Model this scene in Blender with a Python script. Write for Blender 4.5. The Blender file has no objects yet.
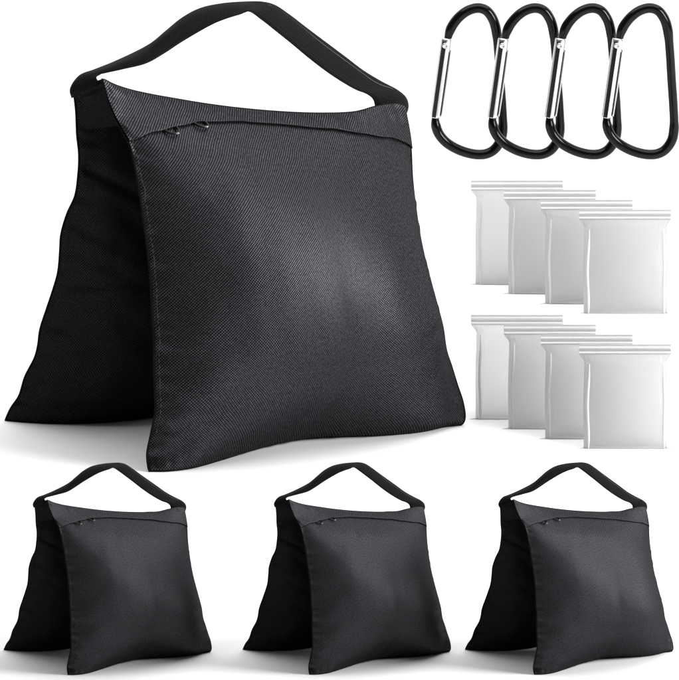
import bpy, bmesh, math, random
from mathutils import Vector, noise, Matrix
random.seed(4)
S = 0.001                      # 1 unit of layout = 1 mm
SC = bpy.context.scene
COL = SC.collection
E = math.radians(13.0)
DIST = 9000.0
H = 680.0
fwd = Vector((0, math.cos(E), -math.sin(E)))
upv = Vector((0, math.sin(E), math.cos(E)))
P0 = Vector((0, 150, (133 - 150 * math.sin(E)) / math.cos(E)))
CAM = P0 - fwd * DIST

def ray(px, py):
    return (fwd * DIST + Vector((1, 0, 0)) * (px - 339.35) + upv * (340 - py))
def at(px, py, Y):
    d = ray(px, py)
    return CAM + d * ((Y - CAM.y) / d.y)
def ground(px, py):
    d = ray(px, py)
    return CAM + d * (-CAM.z / d.z)

# ------------------------------------------------------------- materials
def new_mat(name):
    m = bpy.data.materials.new(name); m.use_nodes = True
    nt = m.node_tree
    return m, nt, nt.nodes['Principled BSDF']
def math_node(nt, op, a, b=None, clamp=False):
    n = nt.nodes.new('ShaderNodeMath'); n.operation = op; n.use_clamp = clamp
    for i, x in enumerate((a, b)):
        if x is None: continue
        if isinstance(x, (int, float)): n.inputs[i].default_value = x
        else: nt.links.new(x, n.inputs[i])
    return n.outputs[0]

def fabric(name, lo, hi, pitch, rough, bump, spec=0.25, sheen=0.0, twill=True, gloss=None):
    m, nt, b = new_mat(name)
    tc = nt.nodes.new('ShaderNodeTexCoord')
    # slight wander of the threads
    nz = nt.nodes.new('ShaderNodeTexNoise'); nz.inputs['Scale'].default_value = 0.02; nz.inputs['Detail'].default_value = 3
    nt.links.new(tc.outputs['UV'], nz.inputs['Vector'])
    sep = nt.nodes.new('ShaderNodeSeparateXYZ'); nt.links.new(tc.outputs['UV'], sep.inputs[0])
    x, y = sep.outputs[0], sep.outputs[1]
    wob = math_node(nt, 'MULTIPLY', nz.outputs['Fac'], 6.0)
    k = 2 * math.pi / pitch
    if twill:
        s1 = math_node(nt, 'ADD', math_node(nt, 'ADD', x, y), wob)
        s2 = math_node(nt, 'SUBTRACT', math_node(nt, 'SUBTRACT', x, y), wob)
        a = math_node(nt, 'SINE', math_node(nt, 'MULTIPLY', s1, k))
        c = math_node(nt, 'SINE', math_node(nt, 'MULTIPLY', s2, k))
        h = math_node(nt, 'ADD', math_node(nt, 'MULTIPLY', a, 0.22), math_node(nt, 'MULTIPLY', c, 0.28))
    else:
        a = math_node(nt, 'SINE', math_node(nt, 'MULTIPLY', x, k))
        c = math_node(nt, 'SINE', math_node(nt, 'MULTIPLY', y, k * 0.9))
        h = math_node(nt, 'ADD', math_node(nt, 'MULTIPLY', a, 0.3), math_node(nt, 'MULTIPLY', c, 0.2))
    h = math_node(nt, 'ADD', h, 0.5)
    # uneven yarn
    n2 = nt.nodes.new('ShaderNodeTexNoise'); n2.inputs['Scale'].default_value = 0.35; n2.inputs['Detail'].default_value = 3
    nt.links.new(tc.outputs['UV'], n2.inputs['Vector'])
    yv = math_node(nt, 'ADD', math_node(nt, 'MULTIPLY', n2.outputs['Fac'], 1.9), 0.02)
    f = math_node(nt, 'MULTIPLY', math_node(nt, 'POWER', h, 2.6 if twill else 1.6), yv, True)
    mix = nt.nodes.new('ShaderNodeMix'); mix.data_type = 'RGBA'
    mix.inputs['A'].default_value = (*lo, 1); mix.inputs['B'].default_value = (*hi, 1)
    nt.links.new(f, mix.inputs['Factor']); nt.links.new(mix.outputs['Result'], b.inputs['Base Color'])
    b.inputs['Roughness'].default_value = rough
    b.inputs['Specular IOR Level'].default_value = spec
    b.inputs['Sheen Weight'].default_value = sheen
    b.inputs['Sheen Roughness'].default_value = 0.4
    bp = nt.nodes.new('ShaderNodeBump'); bp.inputs['Strength'].default_value = bump; bp.inputs['Distance'].default_value = 0.0006
    nt.links.new(h, bp.inputs['Height']); nt.links.new(bp.outputs[0], b.inputs['Normal'])
    if gloss:
        # satin lobe of the nylon yarn, without a bright grazing rim
        g = nt.nodes.new('ShaderNodeBsdfAnisotropic'); g.inputs['Roughness'].default_value = gloss[0]
        gm = nt.nodes.new('ShaderNodeMix'); gm.data_type = 'RGBA'
        gm.inputs['A'].default_value = (*[gloss[1]] * 3, 1); gm.inputs['B'].default_value = (gloss[2], gloss[2] * .97, gloss[2] * 1.08, 1)
        nt.links.new(f, gm.inputs['Factor']); nt.links.new(gm.outputs['Result'], g.inputs['Color'])
        nt.links.new(bp.outputs[0], g.inputs['Normal'])
        ad = nt.nodes.new('ShaderNodeAddShader'); nt.links.new(b.outputs[0], ad.inputs[0]); nt.links.new(g.outputs[0], ad.inputs[1])
        nt.links.new(ad.outputs[0], nt.nodes['Material Output'].inputs[0])
    return m

M_FAB = fabric('black_twill', (0.003, 0.003, 0.0033), (0.017, 0.0165, 0.019), 2.5, 0.6, 0.30, 0.0, gloss=(0.44, 0.004, 0.100))
M_FABSHADE = fabric('black_twill_shaded', (0.003, 0.003, 0.0032), (0.013, 0.0127, 0.0142), 2.5, 0.7, 0.3, 0.0, gloss=(0.5, 0.002, 0.026))  # darker, smoother copy of the twill, with the inner side's shade in its colour
M_STRAP = fabric('black_webbing', (0.002, 0.002, 0.002), (0.010, 0.0098, 0.011), 2.4, 0.75, 0.5, 0.07, 0.0, False)
def plain(name, col, rough, spec=0.5, metal=0.0, coat=0.0, noise_amt=0.0, nscale=200):
    m, nt, b = new_mat(name)
    b.inputs['Base Color'].default_value = (*col, 1)
    b.inputs['Roughness'].default_value = rough
    b.inputs['Specular IOR Level'].default_value = spec
    b.inputs['Metallic'].default_value = metal
    b.inputs['Coat Weight'].default_value = coat
    b.inputs['Coat Roughness'].default_value = 0.12
    if noise_amt:
        tc = nt.nodes.new('ShaderNodeTexCoord')
        nz = nt.nodes.new('ShaderNodeTexNoise'); nz.inputs['Scale'].default_value = nscale; nz.inputs['Detail'].default_value = 3
        nt.links.new(tc.outputs['Object'], nz.inputs['Vector'])
        bp = nt.nodes.new('ShaderNodeBump'); bp.inputs['Strength'].default_value = noise_amt; bp.inputs['Distance'].default_value = 0.0005
        nt.links.new(nz.outputs['Fac'], bp.inputs['Height']); nt.links.new(bp.outputs[0], b.inputs['Normal'])
    return m
M_SEAM = plain('black_piping', (0.004, 0.004, 0.0042), 0.7, 0.06, noise_amt=0.4, nscale=900)
M_THREAD = plain('grey_thread', (0.07, 0.07, 0.075), 0.6, 0.3)
M_PULL = plain('black_cord_pull', (0.004, 0.004, 0.004), 0.3, 0.2)
M_ANOD = plain('black_anodised', (0.002, 0.002, 0.002), 0.14, 0.20)
M_STEEL = plain('polished_aluminium', (0.66, 0.66, 0.68), 0.26, 0.5, 1.0)
M_DARKREFL = plain('dark_reflection_metal', (0.035, 0.035, 0.036), 0.3, 0.25, 1.0)  # dark tone that stands in for a reflection on the gate
M_POLY = plain('pale_grey_polythene', (0.42, 0.42, 0.425), 0.38, 0.35, coat=0.12, noise_amt=0.05, nscale=40)
def translucent(m, fac, col):
    nt = m.node_tree; b = nt.nodes['Principled BSDF']; out = nt.nodes['Material Output']
    t = nt.nodes.new('ShaderNodeBsdfTranslucent'); t.inputs[0].default_value = (*col, 1)
    mx = nt.nodes.new('ShaderNodeMixShader'); mx.inputs[0].default_value = fac
    nt.links.new(b.outputs[0], mx.inputs[1]); nt.links.new(t.outputs[0], mx.inputs[2]); nt.links.new(mx.outputs[0], out.inputs[0])
M_POLYEDGE = plain('clear_polythene_seam', (0.72, 0.72, 0.725), 0.35, 0.4)
M_WHITE = plain('white_backdrop_paper', (0.90, 0.90, 0.903), 0.8, 0.2)

translucent(M_POLY, .86, (.79, .79, .793)); translucent(M_POLYEDGE, .35, (.95, .95, .95))
# ------------------------------------------------------------- objects
def link(name, verts, faces, mat, parent=None, origin=Vector((0, 0, 0)), uvs=None, smooth=True, mats=None, fm=None):
    me = bpy.data.meshes.new(name)
    me.from_pydata([tuple((v - origin) * S) for v in verts], [], faces)
    if uvs:
        uvl = me.uv_layers.new(name='UVMap')
        for lp in me.loops: uvl.data[lp.index].uv = uvs[lp.vertex_index]
    for p in me.polygons: p.use_smooth = smooth
    me.materials.append(mat)
    for x in (mats or []): me.materials.append(x)
    if fm:
        for p, k in zip(me.polygons, fm): p.material_index = k
    bm = bmesh.new(); bm.from_mesh(me); bmesh.ops.recalc_face_normals(bm, faces=bm.faces); bm.to_mesh(me); bm.free()
    o = bpy.data.objects.new(name, me); COL.objects.link(o)
    if parent: o.parent = parent
    return o
def empty(name, loc):
    o = bpy.data.objects.new(name, None); COL.objects.link(o); o.location = loc * S
    o.empty_display_size = 0.02
    return o
def tag(o, label, cat, group=None, kind=None):
    if label: o['label'] = label
    if cat: o['category'] = cat
    if group: o['group'] = group
    if kind: o['kind'] = kind

def spline(pts, n):
    """resample a polyline of tuples by arc length with Catmull-Rom smoothing"""
    P = [Vector(p) for p in pts]
    out = []
    for i in range(len(P) - 1):
        p0 = P[i - 1] if i else P[0] * 2 - P[1]
        p1, p2 = P[i], P[i + 1]
        p3 = P[i + 2] if i + 2 < len(P) else P[-1] * 2 - P[-2]
        # centripetal parametrisation keeps it from overshooting
        t0 = 0; t1 = t0 + max(1e-4, (p1 - p0).length ** .5); t2 = t1 + max(1e-4, (p2 - p1).length ** .5); t3 = t2 + max(1e-4, (p3 - p2).length ** .5)
        for k in range(16):
            t = t1 + (t2 - t1) * k / 16
            A1 = p0 * ((t1 - t) / (t1 - t0)) + p1 * ((t - t0) / (t1 - t0))
            A2 = p1 * ((t2 - t) / (t2 - t1)) + p2 * ((t - t1) / (t2 - t1))
            A3 = p2 * ((t3 - t) / (t3 - t2)) + p3 * ((t - t2) / (t3 - t2))
            B1 = A1 * ((t2 - t) / (t2 - t0)) + A2 * ((t - t0) / (t2 - t0))
            B2 = A2 * ((t3 - t) / (t3 - t1)) + A3 * ((t - t1) / (t3 - t1))
            out.append(B1 * ((t2 - t) / (t2 - t1)) + B2 * ((t - t1) / (t2 - t1)))
    out.append(P[-1])
    L = [0]
    for a, b in zip(out, out[1:]): L.append(L[-1] + (b - a).length)
    res = []; j = 0
    for i in range(n + 1):
        s = L[-1] * i / n
        while j < len(L) - 2 and L[j + 1] < s: j += 1
        f = (s - L[j]) / max(1e-9, L[j + 1] - L[j])
        res.append(out[j].lerp(out[j + 1], min(1, max(0, f))))
    return res

def tube(path, r, seg=10, closed=False, cap=True, flat=None):
    """verts, faces of a swept tube; r number or list; flat=(axis Vector, factor)"""
    n = len(path); vs = []; fs = []
    R = r if isinstance(r, list) else [r] * n
    prev = None
    for i in range(n):
        if closed: t = (path[(i + 1) % n] - path[i - 1]).normalized()
        else: t = (path[min(n - 1, i + 1)] - path[max(0, i - 1)]).normalized()
        if prev is None:
            a = Vector((0, 1, 0)) if abs(t.y) < .9 else Vector((0, 0, 1))
            a = (a - t * a.dot(t)).normalized()
        else:
            a = (prev - t * prev.dot(t)).normalized()
        prev = a; b = t.cross(a)
        for k in range(seg):
            q = 2 * math.pi * k / seg
            vs.append(path[i] + (a * math.cos(q) + b * math.sin(q)) * R[i])
    for i in range(n if closed else n - 1):
        i2 = (i + 1) % n
        for k in range(seg):
            k2 = (k + 1) % seg
            fs.append((i * seg + k, i * seg + k2, i2 * seg + k2, i2 * seg + k))
    if cap and not closed:
        fs.append(tuple(range(seg))); fs.append(tuple((n - 1) * seg + k for k in range(seg)))
    return vs, fs

# ------------------------------------------------------------- saddle sandbag
def sst(a, b, x):
    t = min(1, max(0, (x - a) / (b - a))); return t * t * (3 - 2 * t)

class Pillow:
    def __init__(s, top, bottom, left, right, Bf, Bb, creases, seed, n=150, lump=3.0, pucker=1.3, skew=1.0, eu=.66, ev=.58):
        s.n = n; s.skew, s.eu, s.ev = skew, eu, ev
        s.T = [at(*p) for p in spline(top, n)]; s.B = [at(*p) for p in spline(bottom, n)]
        s.L = [at(*p) for p in spline(left, n)]; s.R = [at(*p) for p in spline(right, n)]   # bottom -> top
        s.Bf, s.Bb, s.cr, s.seed, s.lump, s.pucker = Bf, Bb, creases, seed, lump, pucker
        g = []
        for j in range(n + 1):
            v = j / n; row = []
            for i in range(n + 1):
                u = i / n
                p = s.B[i] * (1 - v) + s.T[i] * v + s.L[j] * (1 - u) + s.R[j] * u
                p -= s.B[0] * (1 - u) * (1 - v) + s.B[n] * u * (1 - v) + s.T[0] * (1 - u) * v + s.T[n] * u * v
                row.append(p)
            g.append(row)
        s.g = g
        s.N = [[None] * (n + 1) for _ in range(n + 1)]
        ref = Vector((.54, -.84, .1))
        for j in range(n + 1):
            for i in range(n + 1):
                i0, i1, j0, j1 = max(0, i - 4), min(n, i + 4), max(0, j - 4), min(n, j + 4)
                nn = (g[j][i1] - g[j][i0]).cross(g[j1][i] - g[j0][i]).normalized()
                if nn.dot(ref) < 0: nn = -nn
                s.N[j][i] = (nn * .6 + ref * .4).normalized()
        s.W = sum((g[n // 2][i + 1] - g[n // 2][i]).length for i in range(n))
        s.Hh = sum((g[i + 1][n // 2] - g[i][n // 2]).length for i in range(n))
    def prof(s, u, v):
        uu = u ** s.skew; pu = max(0, 4 * uu * (1 - uu)) ** s.eu
        pv = max(0, math.sin(math.pi * v ** .85)) ** s.ev
        return pu * pv
    def detail(s, u, v, back):
        x, y = u * s.W, v * s.Hh
        d = min(x, s.W - x); d2 = min(y, s.Hh - y); dd = min(d, d2)
        fade = sst(0, 30, dd)
        sd = s.seed + (50 if back else 0)
        h = noise.noise(Vector((x / 70, y / 85, sd))) * s.lump + noise.noise(Vector((x / 28, y / 34, sd + 9))) * s.lump * .33
        h *= fade
        # puckers running in from the seams
        ax = math.exp(-(d / 15) ** 2) * sst(0, 4, d); ay = math.exp(-(d2 / 14) ** 2) * sst(0, 4, d2)
        side = 3 if x < s.W / 2 else 7; side2 = 11 if y < s.Hh / 2 else 17
        h += s.pucker * ax * noise.noise(Vector((side + sd, y / 9.0, x / 60))) * 1.6
        h += s.pucker * ay * noise.noise(Vector((x / 9.0, side2 + sd, y / 60))) * 1.6
        for (u0, v0, u1, v1, w, a) in (s.cr if not back else []):
            a0 = Vector((u0 * s.W, v0 * s.Hh)); a1 = Vector((u1 * s.W, v1 * s.Hh)); p = Vector((x, y))
            ab = a1 - a0; t = min(1, max(0, (p - a0).dot(ab) / ab.length_squared))
            q = p - (a0 + ab * t); q = q.length
            taper = max(0.0, math.sin(math.pi * min(1, .15 + t * .85))) if t < 1 else 0
            h += a * math.exp(-(q / w) ** 2) * (.25 + .75 * taper) * sst(0, 10, dd)
        return h
    def pos(s, u, v, side=1, extra=0.0):
        n = s.n; fi = u * n; fj = v * n
        i = min(n - 1, int(fi)); j = min(n - 1, int(fj)); a = fi - i; b = fj - j
        G = s.g; N = s.N
        p = (G[j][i] * (1 - a) + G[j][i + 1] * a) * (1 - b) + (G[j + 1][i] * (1 - a) + G[j + 1][i + 1] * a) * b
        nn = ((N[j][i] * (1 - a) + N[j][i + 1] * a) * (1 - b) + (N[j + 1][i] * (1 - a) + N[j + 1][i + 1] * a) * b).normalized()
        pr = s.prof(u, v)
        h = (s.Bf * pr + s.detail(u, v, False)) if side > 0 else -(s.Bb * pr + s.detail(u, v, True))
        q = p + nn * (h + extra)
        if q.z < 0.6: q.z = 0.6 - (q.z - .6) * 0.02
        return q
    def mesh(s, name, parent, origin, inner_front):
        n = s.n; vs = []; uv = []; idx = {}; fs = []
        # denser samples next to the seams
        q = [.5 - .5 * math.cos(math.pi * i / n) * (1 if 1 else 0) for i in range(n + 1)]
        q = [.45 * a + .55 * i / n for i, a in enumerate(q)]
        for side in (1, -1):
            for j in range(n + 1):
                for i in range(n + 1):
                    if side < 0 and (i in (0, n) or j in (0, n)):
                        idx[(side, i, j)] = idx[(1, i, j)]; continue
                    idx[(side, i, j)] = len(vs)
                    vs.append(s.pos(q[i], q[j], side)); uv.append((q[i] * s.W, q[j] * s.Hh))
            for j in range(n):
                for i in range(n):
                    f = (idx[(side, i, j)], idx[(side, i + 1, j)], idx[(side, i + 1, j + 1)], idx[(side, i, j + 1)])
                    fs.append(f if side > 0 else f[::-1])
        k = len(fs) // 2                   # the two inward faces get the darker cloth, shade painted into its colour
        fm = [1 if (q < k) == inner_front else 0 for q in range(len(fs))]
        return link(name, vs, fs, M_FAB, parent, origin, uv, mats=[M_FABSHADE], fm=fm)
    def seam(s, parent, origin, r=1.5):
        n = s.n; path = []
        off = 0.4
        for i in range(n): path.append(s.pos(i / n, 0) )
        for i in range(n): path.append(s.pos(1, i / n))
        for i in range(n): path.append(s.pos(1 - i / n, 1))
        for i in range(n): path.append(s.pos(0, 1 - i / n))
        for p in path: p.z = max(p.z, r)
        vs, fs = tube(path, r, 8, closed=True)
        return link('piping', vs, fs, M_SEAM, parent, origin)

ORG = ground(148, 472.5)
def gY(px, py): return ground(px, py).y
def with_ground(pts): return [(x, y, gY(x, y)) for x, y in pts]
def lin(pts, Ya, Yb):
    """give a boundary depths running from Ya to Yb along its length"""
    L = [0]
    for a, b in zip(pts, pts[1:]): L.append(L[-1] + math.hypot(b[0] - a[0], b[1] - a[1]))
    return [(x, y, Ya + (Yb - Ya) * l / L[-1]) for (x, y), l in zip(pts, L)]

def make_bag():
    root = empty('sandbag', ORG)
    O = ORG
    # ---- front pillow
    bl, br = (149, 472), (461, 425.5)
    Yb0, Yb1 = gY(*bl), gY(*br)
    Yt0, Yt1 = 98, 285
    bottom = with_ground([bl, (165, 472), (190, 469), (220, 461), (242, 454), (266, 447), (300, 440), (335, 437.5), (380, 436), (420, 432.5), (445, 427.5), (455, 426.5), br])
    top = lin([(102, 79), (112, 84), (130, 90), (150, 94.5), (175, 99), (205, 104), (240, 108.5), (280, 112), (320, 113.5), (355, 112), (378, 106), (395, 104), (404, 106)], Yt0, Yt1)
    left = lin([bl, (147, 455), (151, 433), (155, 412), (155, 395), (154, 370), (154, 340), (152, 310), (150.5, 280), (147.5, 250), (143.5, 220), (139, 190), (134.5, 165), (130, 146), (122, 131), (114, 116), (107, 98), (102, 79)], Yb0, Yt0)
    right = lin([br, (464, 418), (462.5, 402), (457, 385), (451.5, 367), (446, 350), (442.5, 327), (436.5, 304), (430.5, 282), (425, 261), (419.5, 235), (415, 205), (412, 178), (410.5, 148), (408, 126), (404, 106)], Yb1, Yt1)
    cr = [(.03, .03, .22, .20, 11, -3.5), (.10, .02, .35, .12, 12, 2), (.06, .17, .16, .12, 10, -3), (.05, .26, .20, .34, 14, -2.5),
          (.06, .44, .18, .52, 22, -2.2), (.06, .62, .18, .70, 18, -2), (.42, .04, .47, .12, 6, -1.6), (.50, .05, .55, .15, 8, 1.6),
          (.55, .04, .60, .15, 6, -2.0), (.88, .30, .99, .34, 7, -5), (.90, .42, .99, .40, 7, -4), (.86, .17, .99, .21, 9, -3),
          (.80, .06, .97, .02, 10, 3), (.70, .78, .80, .86, 12, -1.5), (.35, .80, .42, .90, 10, -1.5), (.02, .10, .10, .12, 6, -3)]
    fp = Pillow(top, bottom, left, right, 94, 10, cr, 3.7, skew=1.2, eu=.85, ev=.80, lump=1.6, pucker=2.2)
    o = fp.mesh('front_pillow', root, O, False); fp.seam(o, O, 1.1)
    # ---- rear pillow
    bl2, br2 = (5, 421), (305, 388)
    Y0, Y1 = gY(*bl2), gY(*br2)
    bottom = with_ground([bl2, (30, 423), (60, 424), (100, 423), (148, 418), (200, 409), (260, 396), br2])
    top = lin([(74, 95), (120, 100), (200, 112), (300, 118), (350, 116), (388, 110)], 134, 318)
    left = lin([bl2, (11, 408), (19, 396), (25, 377), (35, 357), (38, 345), (40, 330), (47, 308), (53, 290), (58, 272), (60, 250), (61, 235), (67, 214), (75, 196), (78, 176), (79, 155), (77, 135), (76, 112), (74, 95)], Y0, 134)
    right = lin([br2, (320, 350), (340, 280), (360, 200), (388, 110)], Y1, 318)
    cr = [(.0, .80, .26, .70, 6, -4), (.0, .63, .12, .58, 6, -3.5), (.03, .55, .30, .44, 9, -3), (.0, .43, .22, .47, 6, -4), (.0, .33, .15, .28, 7, -4),
          (.05, .24, .34, .30, 9, -2.4), (.0, .14, .18, .17, 6, -3.5), (.05, .06, .30, .05, 7, -2.5), (.18, .37, .42, .22, 11, -2.4), (.12, .70, .36, .52, 9, -2.4)]
    rp = Pillow(top, bottom, left, right, 26, 44, cr, 12.1, n=120, lump=6.0, pucker=2.2)
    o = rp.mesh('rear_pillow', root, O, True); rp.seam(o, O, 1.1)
    # ---- panel joining the two ridges
    n = 60; vs = []; fs = []; uv = []
    m = 10
    for i in range(n + 1):
        a = fp.pos(i / n, 1); b = rp.pos(i / n, 1); w = (b - a).length
        for k in range(m + 1):
            t = k / m
            p = a.lerp(b, t); p.z += 2.0 * math.sin(math.pi * t) + 1.0 * noise.noise(Vector((i * .25, t * 2, 3))) * math.sin(math.pi * t)
            vs.append(p); uv.append((i / n * 330, t * w))
    base = len(vs)
    for i in range(n + 1):
        for k in range(m + 1):
            q = vs[i * (m + 1) + k].copy(); q.z -= 5; vs.append(q); uv.append(uv[i * (m + 1) + k])
    for i in range(n):
        for k in range(m):
            a = i * (m + 1) + k
            fs.append((a, a + 1, a + m + 2, a + m + 1)); fs.append((base + a, base + a + m + 1, base + a + m + 2, base + a + 1))
    for k in range(m):
        for a in (k, n * (m + 1) + k): fs.append((a, a + 1, base + a + 1, base + a))
    for i in range(n):
        for k in (0, m):
            a = i * (m + 1) + k; c = a + m + 1; fs.append((a, c, base + c, base + a))
    link('ridge_panel', vs, fs, M_FABSHADE, root, O, uv)
    # dark gusset closing the left end just under the ridge
    for e, nm in ((0, 'end_gusset'), (1, 'end_gusset')):
        vs = []; fs = []; K = 14; J = 12
        for j in range(J + 1):
            v = 1 - .105 * j / J
            a = fp.pos(e, v); b = rp.pos(e, v)
            for k in range(K + 1):
                t = k / K; p = a.lerp(b, t)
                tuck = math.sin(math.pi * t) * (8 + 34 * j / J)
                p += Vector((.84, .54, 0)) * (tuck if e == 0 else -tuck); p.z -= math.sin(math.pi * t) * 3
                vs.append(p)
        for j in range(J):
            for k in range(K):
                a = j * (K + 1) + k; fs.append((a, a + 1, a + K + 2, a + K + 1))
        link(nm, vs, fs, M_FABSHADE, root, O, [(v.x, v.z) for v in vs])
    # ---- flap over the zip
    us = [0, .1, .2, .28, .43, .55, .72, .82, .9, 1]
    vf = [.165, .118, .085, .060, .040, .037, .046, .065, .092, .128]
    def vflap(u):
        for k in range(len(us) - 1):
            if u <= us[k + 1]:
                t = (u - us[k]) / (us[k + 1] - us[k]); return vf[k] + (vf[k + 1] - vf[k]) * (t * t * (3 - 2 * t) * .4 + t * .6)
        return vf[-1]
    n = 200; m = 14; vs = []; fs = []; uv = []
    for i in range(n + 1):
        u = i / n; d = vflap(u)
        for k in range(m + 1):
            t = k / m
            v = 1 - d * t
            lift = 1.2 + 2.2 * t + .5 * noise.noise(Vector((u * 22, t, 5))) * t
            vs.append(fp.pos(u, v, 1, lift)); uv.append((u * fp.W, v * fp.Hh))
        # rolled lower edge
        for (dv, lf) in ((.0035, 3.0), (.0035, 1.4), (-.002, .1)):
            vs.append(fp.pos(u, 1 - d - dv, 1, lf)); uv.append((u * fp.W, (1 - d - dv) * fp.Hh))
    m2 = m + 4
    for i in range(n):
        for k in range(m2 - 1):
            a = i * m2 + k; fs.append((a, a + 1, a + m2 + 1, a + m2))
    fl = link('zip_flap', vs, fs, M_FAB, root, O, uv)
    # fine piping along the flap edge
    path = [fp.pos(i / n, 1 - vflap(i / n) - .003, 1, 2.6) for i in range(n + 1)]
    a, b = tube(path, .5, 6); link('edge_binding', a, b, M_SEAM, fl, O)
    # black zip tape just below the flap
    vs = []; fs = []; n = 120
    for i in range(n + 1):
        u = .03 + .94 * i / n; d = vflap(u)
        for k, dv in enumerate((-.002, .004, .006 + .004 * noise.noise(Vector((u * 40, 1, 8))))):
            vs.append(fp.pos(u, 1 - d - dv, 1, .9 if k < 2 else .25))
    for i in range(n):
        for k in range(2):
            a = i * 3 + k; fs.append((a, a + 1, a + 4, a + 3))
    link('zip_tape', vs, fs, M_SEAM, root, O)
    # zip pulls: looped cords hanging out under the flap
    for (uc, w, hgt, skew) in ((.158, .022, .019, .004), (.272, .021, .018, .006)):
        d = vflap(uc); path = []
        for k in range(25):
            q = math.pi * k / 24
            uu = uc - w * math.cos(q) + skew * math.sin(q)
            vv = 1 - vflap(uu) - .004 - hgt * math.sin(q) ** .8
            path.append(fp.pos(uu, vv, 1, 2.4 + 1.6 * math.sin(q)))
        a, b = tube(path, 1.25, 8); z = link('zip_pull', a, b, M_PULL, root, O)
        # small metal crimp at its lowest point
        c = fp.pos(uc + skew, 1 - d - .004 - hgt, 1, 4.2)
        a, b = tube([c + Vector((-2.2, 0, -.3)), c + Vector((-1, -.6, 0)), c + Vector((1, -.4, .3)), c + Vector((2.2, 0, .9))], [.4, .9, .9, .4], 8)
        link('crimp', a, b, M_STEEL2, z, O)
    # stitches down the left seam of the front pillow
    path = []
    for i in range(361):
        v = .10 + i / 360 * .74
        lift = .35 * math.sin(i / 360 * 46 * 2 * math.pi) - .12 + .35 * noise.noise(Vector((v * 9, 2, 1)))
        path.append(fp.pos(.013, v, 1, lift))
    vs, fs = tube(path, .26, 5)
    link('stitching', vs, fs, M_THREAD, root, O)
    # ---- handle: a webbing strap, creased along its length
    def Yr(x, off): return 113 + (x - 88) / 315 * 187 + off
    up = [(72, 98, 21), (70, 90, 20), (79, 76, 18), (95, 69.5, 14), (116, 61, 12), (150, 44, 12), (166, 31, 12), (182, 18, 12), (200, 8.5, 12), (220, 4, 12), (243, 2, 12), (262, 2, 11), (274, 5, 10), (288, 14, 10),
          (305, 27, 10), (325, 42, 10), (345, 57, 10), (362, 70, 10), (380, 81, 10), (396, 90, 10), (404, 98, 11), (406, 108, 12), (404, 116, 12)]
    mid = [(85, 92, -2), (84, 85, 0), (88, 78, -2), (96, 73, -6), (118, 65, -8), (150, 52, -8), (168, 37, -8), (186, 25, -8), (203, 15, -6), (222, 10, -4), (243, 7, -2), (259, 7, 0), (271, 9, 0), (284, 18, 0),
           (300, 31, 0), (320, 48, 0), (340, 63, 0), (357, 75, 0), (374, 87, 0), (392, 92, 0), (401, 99, 0), (403, 108, 0), (398, 117, 0)]
    lo = [(98, 86, -19), (98, 82, -18), (96, 77, -14), (101, 74, -10), (122, 69, -4), (146, 63, -2), (164, 53, -2), (180, 42.5, -4), (196, 33, -7), (210, 25.5, -10), (225, 19, -12), (240, 14, -12), (248, 11, -12), (262, 20, -12), (276, 31, -12),
          (291, 43, -12), (309, 58, -12), (326, 71, -12), (341, 81, -12), (356, 89.5, -12), (367, 94, -12), (373, 99, -12), (375, 107, -12), (372, 116, -12)]
    NS = 150
    A, Bm, C = [[at(x, y, Yr(x, 0) + d) for x, y, d in spline(q, NS)] for q in (up, mid, lo)]
    vs = []; fs = []; uv = []; fm = []
    K = 12
    rows = []
    for i in range(NS + 1):
        row = []
        for k in range(K + 1):
            t = k / K
            # quadratic through the three rails
            p = A[i] * ((1 - t) * (1 - 2 * t)) + Bm[i] * (4 * t * (1 - t)) + C[i] * (t * (2 * t - 1))
            row.append(p)
        rows.append(row)
    th = 1.7
    front = []
    for i in range(NS + 1):
        for k in range(K + 1):
            p = rows[i][k]
            tu = rows[min(NS, i + 1)][k] - rows[max(0, i - 1)][k]; tv = rows[i][min(K, k + 1)] - rows[i][max(0, k - 1)]
            nn = tu.cross(tv).normalized()
            e = 1 - .25 * (k in (0, K))
            vs.append(p + nn * th / 2 * e); front.append(p - nn * th / 2 * e); uv.append((i * 3.1, k / K * 30))
    base = len(vs); vs += front; uv += uv[:]
    w = K + 1
    for i in range(NS):
        for k in range(K):
            a = i * w + k
            fs.append((a, a + 1, a + w + 1, a + w)); fs.append((base + a, base + a + w, base + a + w + 1, base + a + 1))
        for k in (0, K):
            a = i * w + k; fs.append((a, a + w, base + a + w, base + a))
    for i in (0, NS):
        for k in range(K):
            a = i * w + k; fs.append((a, a + 1, base + a + 1, base + a))
    hs = link('handle_strap', vs, fs, M_STRAP, root, O, uv)
    # raised stitch line near the strap edge on the falling side
    for kk, i0, i1 in ((0, 82, 143), ):
        path = [rows[i][kk].lerp(rows[i][kk + 4], .72) + Vector((.1, -1.2, .5)) for i in range(i0, i1)]
        a, b = tube(path, .4, 5); link('stitch_line', a, b, M_THREAD, hs, O)
    # strap bases sewn over the ridge ends
    return root

M_STEEL2 = plain('dull_metal_crimp', (0.35, 0.35, 0.36), 0.25, 0.5, 1.0)
bag = make_bag()
tag(bag, 'large black saddle sandbag with arched strap, far bigger than the other three', 'sandbag', 'black saddle sandbags')

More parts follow.
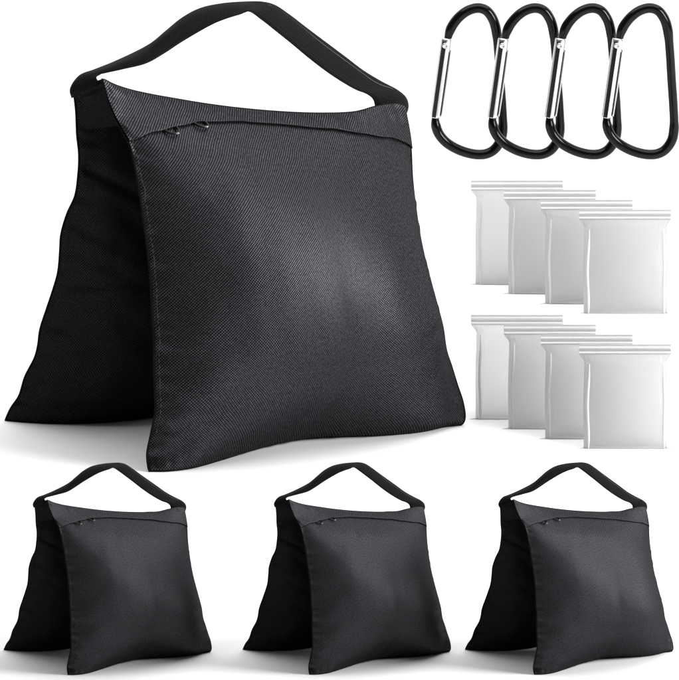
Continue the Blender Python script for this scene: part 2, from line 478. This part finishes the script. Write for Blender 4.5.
def dup(root, loc, scale, label):
    r = root.copy(); COL.objects.link(r); r.location = loc * S; r.scale = (scale,) * 3; r['label'] = label
    for ch in list(root.children):
        c = ch.copy(); COL.objects.link(c); c.parent = r
        for g in list(ch.children):
            d = g.copy(); COL.objects.link(d); d.parent = c
    return r
dref = (ORG - CAM).dot(fwd)
for px, py, lab in ((67.6, 675.4, 'small black saddle sandbag at bottom left, leftmost of the three small ones'),
                    (309.0, 675.0, 'small black saddle sandbag standing between the two other small ones, below the large bag'),
                    (533.6, 675.0, 'small black saddle sandbag at bottom right, below the stacks of clear bags')):
    p = ground(px, py)
    dup(bag, p, .446 * (p - CAM).dot(fwd) / dref, lab)

# ------------------------------------------------------------- carabiners
WALL = 1330.0
def make_carabiner():
    Y = 0
    D0 = 1120.0
    o3 = at(470, 158, D0)
    root = empty('carabiner', o3)
    c = [(447.5, 40), (449, 33), (452.3, 25.5), (459, 17), (468, 10.5), (478, 8), (486, 10.5), (492, 18), (495.5, 28), (498, 50), (500, 80), (502, 108), (502.6, 128),
         (500.5, 140), (494, 149.5), (487, 153.5), (479, 154.6), (468, 153), (456, 148.6), (445, 141.5), (438, 132.5), (435.3, 123), (435.2, 117)]
    path = [at(x, y, D0) for x, y in [tuple(p) for p in spline(c, 150)]]
    n = len(path)
    R = []
    for i in range(n):
        t = i / (n - 1)
        r = 5.5
        if t < .035: r = 4.1 + 1.6 * sst(.01, .035, t)
        elif t > .975: r = 5.6 - 1.7 * sst(.975, .992, t)
        elif .30 < t < .62: r = 5.0
        else: r = 5.7
        R.append(r)
    for _ in range(3): R = [R[0]] + [(R[i - 1] + R[i] + R[i + 1]) / 3 for i in range(1, n - 1)] + [R[-1]]
    vs, fs = tube(path, R, 20)
    body = link('hook_frame', vs, fs, M_ANOD, root, o3)
    # gate: bright folded sleeve between the two ends of the hook
    a = at(446.6, 38.0, D0 - .5); b = at(435.4, 117.5, D0 - .5)
    ax = (b - a).normalized(); side = Vector((1, 0, 0)); side = (side - ax * side.dot(ax)).normalized(); fr = ax.cross(side)
    if fr.y > 0: fr = -fr
    vs = []; fs = []; N = 40; K = 26
    for i in range(N + 1):
        t = i / N; cpos = a.lerp(b, t)
        r = 6.6 - .25 * t
        if i in (0, N): r -= .5
        for k in range(K):
            q = 2 * math.pi * k / K
            cx = math.cos(q); sy = math.sin(q)
            # D-shaped sleeve: flat at the open right-hand side
            x = cx * r; 
            if x > r * .90: x = r * .90
            vs.append(cpos + side * x + fr * sy * r * .95)
    for i in range(N):
        for k in range(K):
            k2 = (k + 1) % K; fs.append((i * K + k, i * K + k2, (i + 1) * K + k2, (i + 1) * K + k))
    fs.append(tuple(range(K))); fs.append(tuple(N * K + k for k in range(K)))
    gate = link('gate', vs, fs, M_STEEL, root, o3)
    # folded lip on the right of the sleeve
    p = [a.lerp(b, t) + side * (6.1 + .4 * math.sin(math.pi * t)) + fr * 3.2 for t in [.12 + .85 * i / 24 for i in range(25)]]
    v2, f2 = tube(p, [1.0 + .0 * i for i in range(25)], 10); link('sleeve_lip', v2, f2, M_STEEL, gate, o3)
    p = [a.lerp(b, t) + side * (5.0) + fr * 4.6 for t in [.16 + .80 * i / 24 for i in range(25)]]
    v2, f2 = tube(p, .42, 8); link('sleeve_groove', v2, f2, M_ANOD, gate, o3)
    # dark band laid along the sleeve, imitating a dark reflection in the metal
    vs = []; fs = []; N = 40; K = 10
    for i in range(N + 1):
        t = .035 + .955 * i / N; wch = 2.3
        for k in range(K + 1):
            q = math.radians(90 + (k / K - .5) * 2 * math.degrees(math.asin(wch / 6.2)) + 21)
            rr = (6.6 - .25 * t) + .08
            vs.append(a.lerp(b, t) + side * math.cos(q) * rr + fr * math.sin(q) * rr * .95)
    for i in range(N):
        for k in range(K):
            e = i * (K + 1) + k; fs.append((e, e + 1, e + K + 2, e + K + 1))
    link('reflection_band', vs, fs, M_DARKREFL, gate, o3)
    # rivet
    cpos = a.lerp(b, .085) + fr * 5.2 - side * .6
    vs = []; fs = []; K = 24
    prof = [(3.4, 0), (3.4, 1.0), (2.9, 1.6), (1.7, 1.9), (1.5, 1.3), (0.01, 1.2)]
    for r, z in prof:
        for k in range(K):
            q = 2 * math.pi * k / K; vs.append(cpos + side * math.cos(q) * r + ax * math.sin(q) * r + fr * z)
    for i in range(len(prof) - 1):
        for k in range(K):
            k2 = (k + 1) % K; fs.append((i * K + k, i * K + k2, (i + 1) * K + k2, (i + 1) * K + k))
    link('rivet', vs, fs, M_STEEL, gate, o3)
    return root
cb = make_carabiner()
G = 'black carabiners with silver gates, overlapping in a row'
tag(cb, 'leftmost black carabiner, its whole silver gate standing clear of the others', 'carabiner', G)
c0 = Vector(cb.location)
labs = ['second carabiner from the left, silver gate crossing the frame of the leftmost one',
        'third carabiner from the left, silver gate between two other carabiners', 'rightmost black carabiner, its long right side free of any overlap']
for k in (1, 2, 3):
    p = at(470 + 57 * k, 158, 1120 - 14 * k) * S
    dup(cb, p / S, 1 - 14 * k / DIST, labs[k - 1])

# ------------------------------------------------------------- resealable plastic bags
def make_poly(name, D0):
    x0, y0 = 578.7, 209.4
    o3 = globals()['at'](624.6, 313.6, D0)
    root = empty(name, o3)
    n, m = 70, 70
    LEAN = .42
    def at(x, y, Y, _at=globals()['at']):        # leaning back a little
        return _at(x, y, Y + (313.6 - y) * LEAN / (1 + LEAN * math.tan(E)))
    vs = []; fs = []; uv = []
    def outline(t):      # t 0 top .. 1 bottom -> left x, right x
        y = 219.0 + 94.6 * t
        s_ = sst(0, .085, t)
        l = 578.9 + 4.9 * s_ - .8 * t; r = 670.6 - 4.0 * s_ + .4 * t - .3 * math.sin(3 * math.pi * t)
        l += .35 * math.sin(7 * t + 1)
        return l, r, y
    for sd in (1, -1):
        for j in range(m + 1):
            t = (j / m); l, r, y = outline(t)
            for i in range(n + 1):
                u = .5 - .5 * math.cos(math.pi * i / n); u = .5 * u + .5 * i / n
                x = l + (r - l) * u
                d = min(x - l, r - x)
                e = sst(0, 9, d)
                bul = 2.6 * e + 1.2 * math.sin(math.pi * u)
                bul *= sst(0, .10, t) ** .7 * sst(0, .035, 1 - t) ** .6
                # soft swelling at the lower right, folded bead down both edges
                bul += 4.2 * math.exp(-((u - .80) / .14) ** 2 - ((t - .50) / .30) ** 2) * sst(0, 8, d)
                bul += 1.3 * math.exp(-((d - 4.0) / 1.6) ** 2) * sst(.05, .12, t) * sst(0, .03, 1 - t)
                bul += .35 * noise.noise(Vector((x / 14, y / 20, 2))) * e
                # gathers under the zip corners
                bul += 1.1 * math.exp(-((t - .06) / .035) ** 2) * math.exp(-(d / 9) ** 2) * math.sin(d * 1.3 + t * 60)
                p = at(x, y, D0)
                p.y += -sd * (bul + .25)
                vs.append(p)
        base = (0 if sd > 0 else (n + 1) * (m + 1))
        for j in range(m):
            for i in range(n):
                a = base + j * (n + 1) + i; fs.append((a, a + 1, a + n + 2, a + n + 1))
    W = n + 1; Bq = W * (m + 1)
    for j in range(m):
        for i in (0, n):
            a = j * W + i; fs.append((a, a + W, Bq + a + W, Bq + a))
    for i in range(n):
        for j in (0, m):
            a = j * W + i; fs.append((a, a + 1, Bq + a + 1, Bq + a))
    link('pouch', vs, fs, M_POLY, root, o3)
    # heat-sealed bottom hem, its tips sticking out at both sides
    def bar(pts_prof, xa, xb, nm, mt, parent, taper=0):
        vs = []; fs = []; N = 40; K = len(pts_prof)
        for i in range(N + 1):
            x = xa + (xb - xa) * i / N
            f = 1
            if taper: f = min(1, min(i, N - i) / 3 + .15)
            for (yy, dd) in pts_prof:
                ym = pts_prof[0][0]
                p = at(x, ym + (yy - ym) * f, D0); p.y -= dd; vs.append(p)
        for i in range(N):
            for k in range(K):
                k2 = (k + 1) % K; fs.append((i * K + k, i * K + k2, (i + 1) * K + k2, (i + 1) * K + k))
        fs.append(tuple(range(K))); fs.append(tuple(N * K + k for k in range(K)))
        return link(nm, vs, fs, mt, parent, o3, smooth=False)
    bar([(313.4, -.8), (312.6, 0), (313.4, .8), (314.2, 0)], 577.5, 671.8, 'bottom_seal', M_POLYDARK, root, 1)
    # side seals: clear beads
    for sx in (0, 1):
        path = []
        for j in range(60):
            t = .10 + .895 * j / 59; l, r, y = outline(t)
            p = at((l + 4.6 + .35 * math.sin(t * 9)) if sx == 0 else (r - 3.2), y, D0); p.y -= 3.2; path.append(p)
        a, b = tube(path, [.5 + .9 * min(1, j / 12, (59 - j) / 6) for j in range(60)], 10)
        link('side_seal', a, b, M_POLYEDGE, root, o3)
    # zip: lip, two ribs and a clear rib
    z = bar([(209.4, -.6), (209.4, .6), (219.4, .6), (219.4, -.6)], x0, 670.8, 'zip_strip', M_POLY, root)
    def rib(yc, h, d, nm, mt):
        pr = [(yc - h, .5), (yc - h * .7, .5 + d * .7), (yc, .5 + d), (yc + h * .7, .5 + d * .7), (yc + h, .5)]
        bar(pr, x0 + .1, 670.7, nm, mt, z)
    rib(210.1, .6, .8, 'zip_rib', M_POLYDARK); rib(212.4, 1.3, 1.4, 'zip_rib', M_POLYEDGE)
    rib(215.2, 1.0, .6, 'zip_rib', M_POLYDARK); rib(217.5, 1.1, 1.5, 'zip_rib', M_POLYEDGE)
    return root
M_POLYDARK = plain('grey_polythene_fold', (0.47, 0.47, 0.475), 0.35, 0.4)
translucent(M_POLYDARK, .4, (.85, .85, .85))
xs = [470.6 - 578.7, 503.5 - 578.7, 540.3 - 578.7, 0]
ytop = [179.7, 189.4, 199.7, 209.4]
where = ['leftmost and rearmost', 'second from the left', 'third from the left', 'frontmost, its whole face showing']
pb = make_poly('plastic_bag', 622.0)
tag(pb, 'x', 'plastic bag', 'clear resealable plastic bags in two overlapping rows')
first = True
for row in (0, 1):
    for k in range(4):
        px = 624.6 + xs[k]
        if row == 0:
            lab = 'clear zip bag of the upper row, ' + where[k]
            py = [284.5, 293.9, 303.9, 313.6][k]
            p = ground(px, py)
        else:
            lab = 'clear zip bag of the lower row, ' + where[k]
            py = [419.2, 428.9, 438.9, 448.6][k]
            p = ground(px, py)
        sc = (p - CAM).dot(fwd) / (Vector(pb.location) / S - CAM).dot(fwd)
        if row == 0 and k == 3:
            keep = (p, lab, sc); continue
        dup(pb, p, sc, lab)
pb['label'] = keep[1]; pb.scale = (keep[2],) * 3; pb.location = keep[0] * S

# ------------------------------------------------------------- white seamless sweep
vs = []; fs = []
prof = [(-11000, 0)]
prof += [(-3000, 0), (-1000, 0), (0, 0)]
Rr = 90
for i in range(25):
    q = math.pi / 2 * i / 24
    prof.append((WALL - Rr + Rr * math.sin(q), Rr - Rr * math.cos(q)))
prof += [(WALL, 1500), (WALL, 5000)]
for y, z in prof:
    for x in (-6000, -1000, 1000, 6000): vs.append(Vector((x, y, z)))
for i in range(len(prof) - 1):
    for k in range(3): a = i * 4 + k; fs.append((a, a + 1, a + 5, a + 4))
bd = link('ground', vs, fs, M_WHITE)
bd['kind'] = 'structure'; bd['label'] = 'seamless white studio sweep, floor curving up into backdrop'

# ------------------------------------------------------------- light
w = bpy.data.worlds.new('World'); SC.world = w; w.use_nodes = True
w.node_tree.nodes['Background'].inputs[0].default_value = (1, 1, 1, 1)
w.node_tree.nodes['Background'].inputs[1].default_value = 0.10
def area(name, loc, target, sx, sy, power, col=(1, 1, 1)):
    l = bpy.data.lights.new(name, 'AREA'); l.shape = 'RECTANGLE'; l.size = sx; l.size_y = sy; l.energy = power; l.color = col
    o = bpy.data.objects.new(name, l); COL.objects.link(o); o.location = loc
    o.rotation_euler = (Vector(target) - Vector(loc)).to_track_quat('-Z', 'Y').to_euler()
    return o
area('overhead_softbox', (0.1, 0.75, 2.4), (0.1, 0.85, 0), 3.8, 2.6, 104)
area('key_softbox', (2.42, -0.92, 1.2), (0.05, 0.3, 0.15), 1.2, 1.2, 108)

cam = bpy.data.cameras.new('camera'); co = bpy.data.objects.new('camera', cam); COL.objects.link(co)
co.location = CAM * S; co.rotation_euler = (math.pi / 2 - E, 0, 0)
cam.sensor_width = 36; cam.sensor_fit = 'VERTICAL'; cam.sensor_height = 36
cam.lens = 36 * DIST / H; cam.clip_start = .5; cam.clip_end = 100
SC.camera = co
SC.view_settings.view_transform = 'Standard'; SC.view_settings.look = 'None'
SC.view_settings.exposure = 0; SC.view_settings.gamma = 1
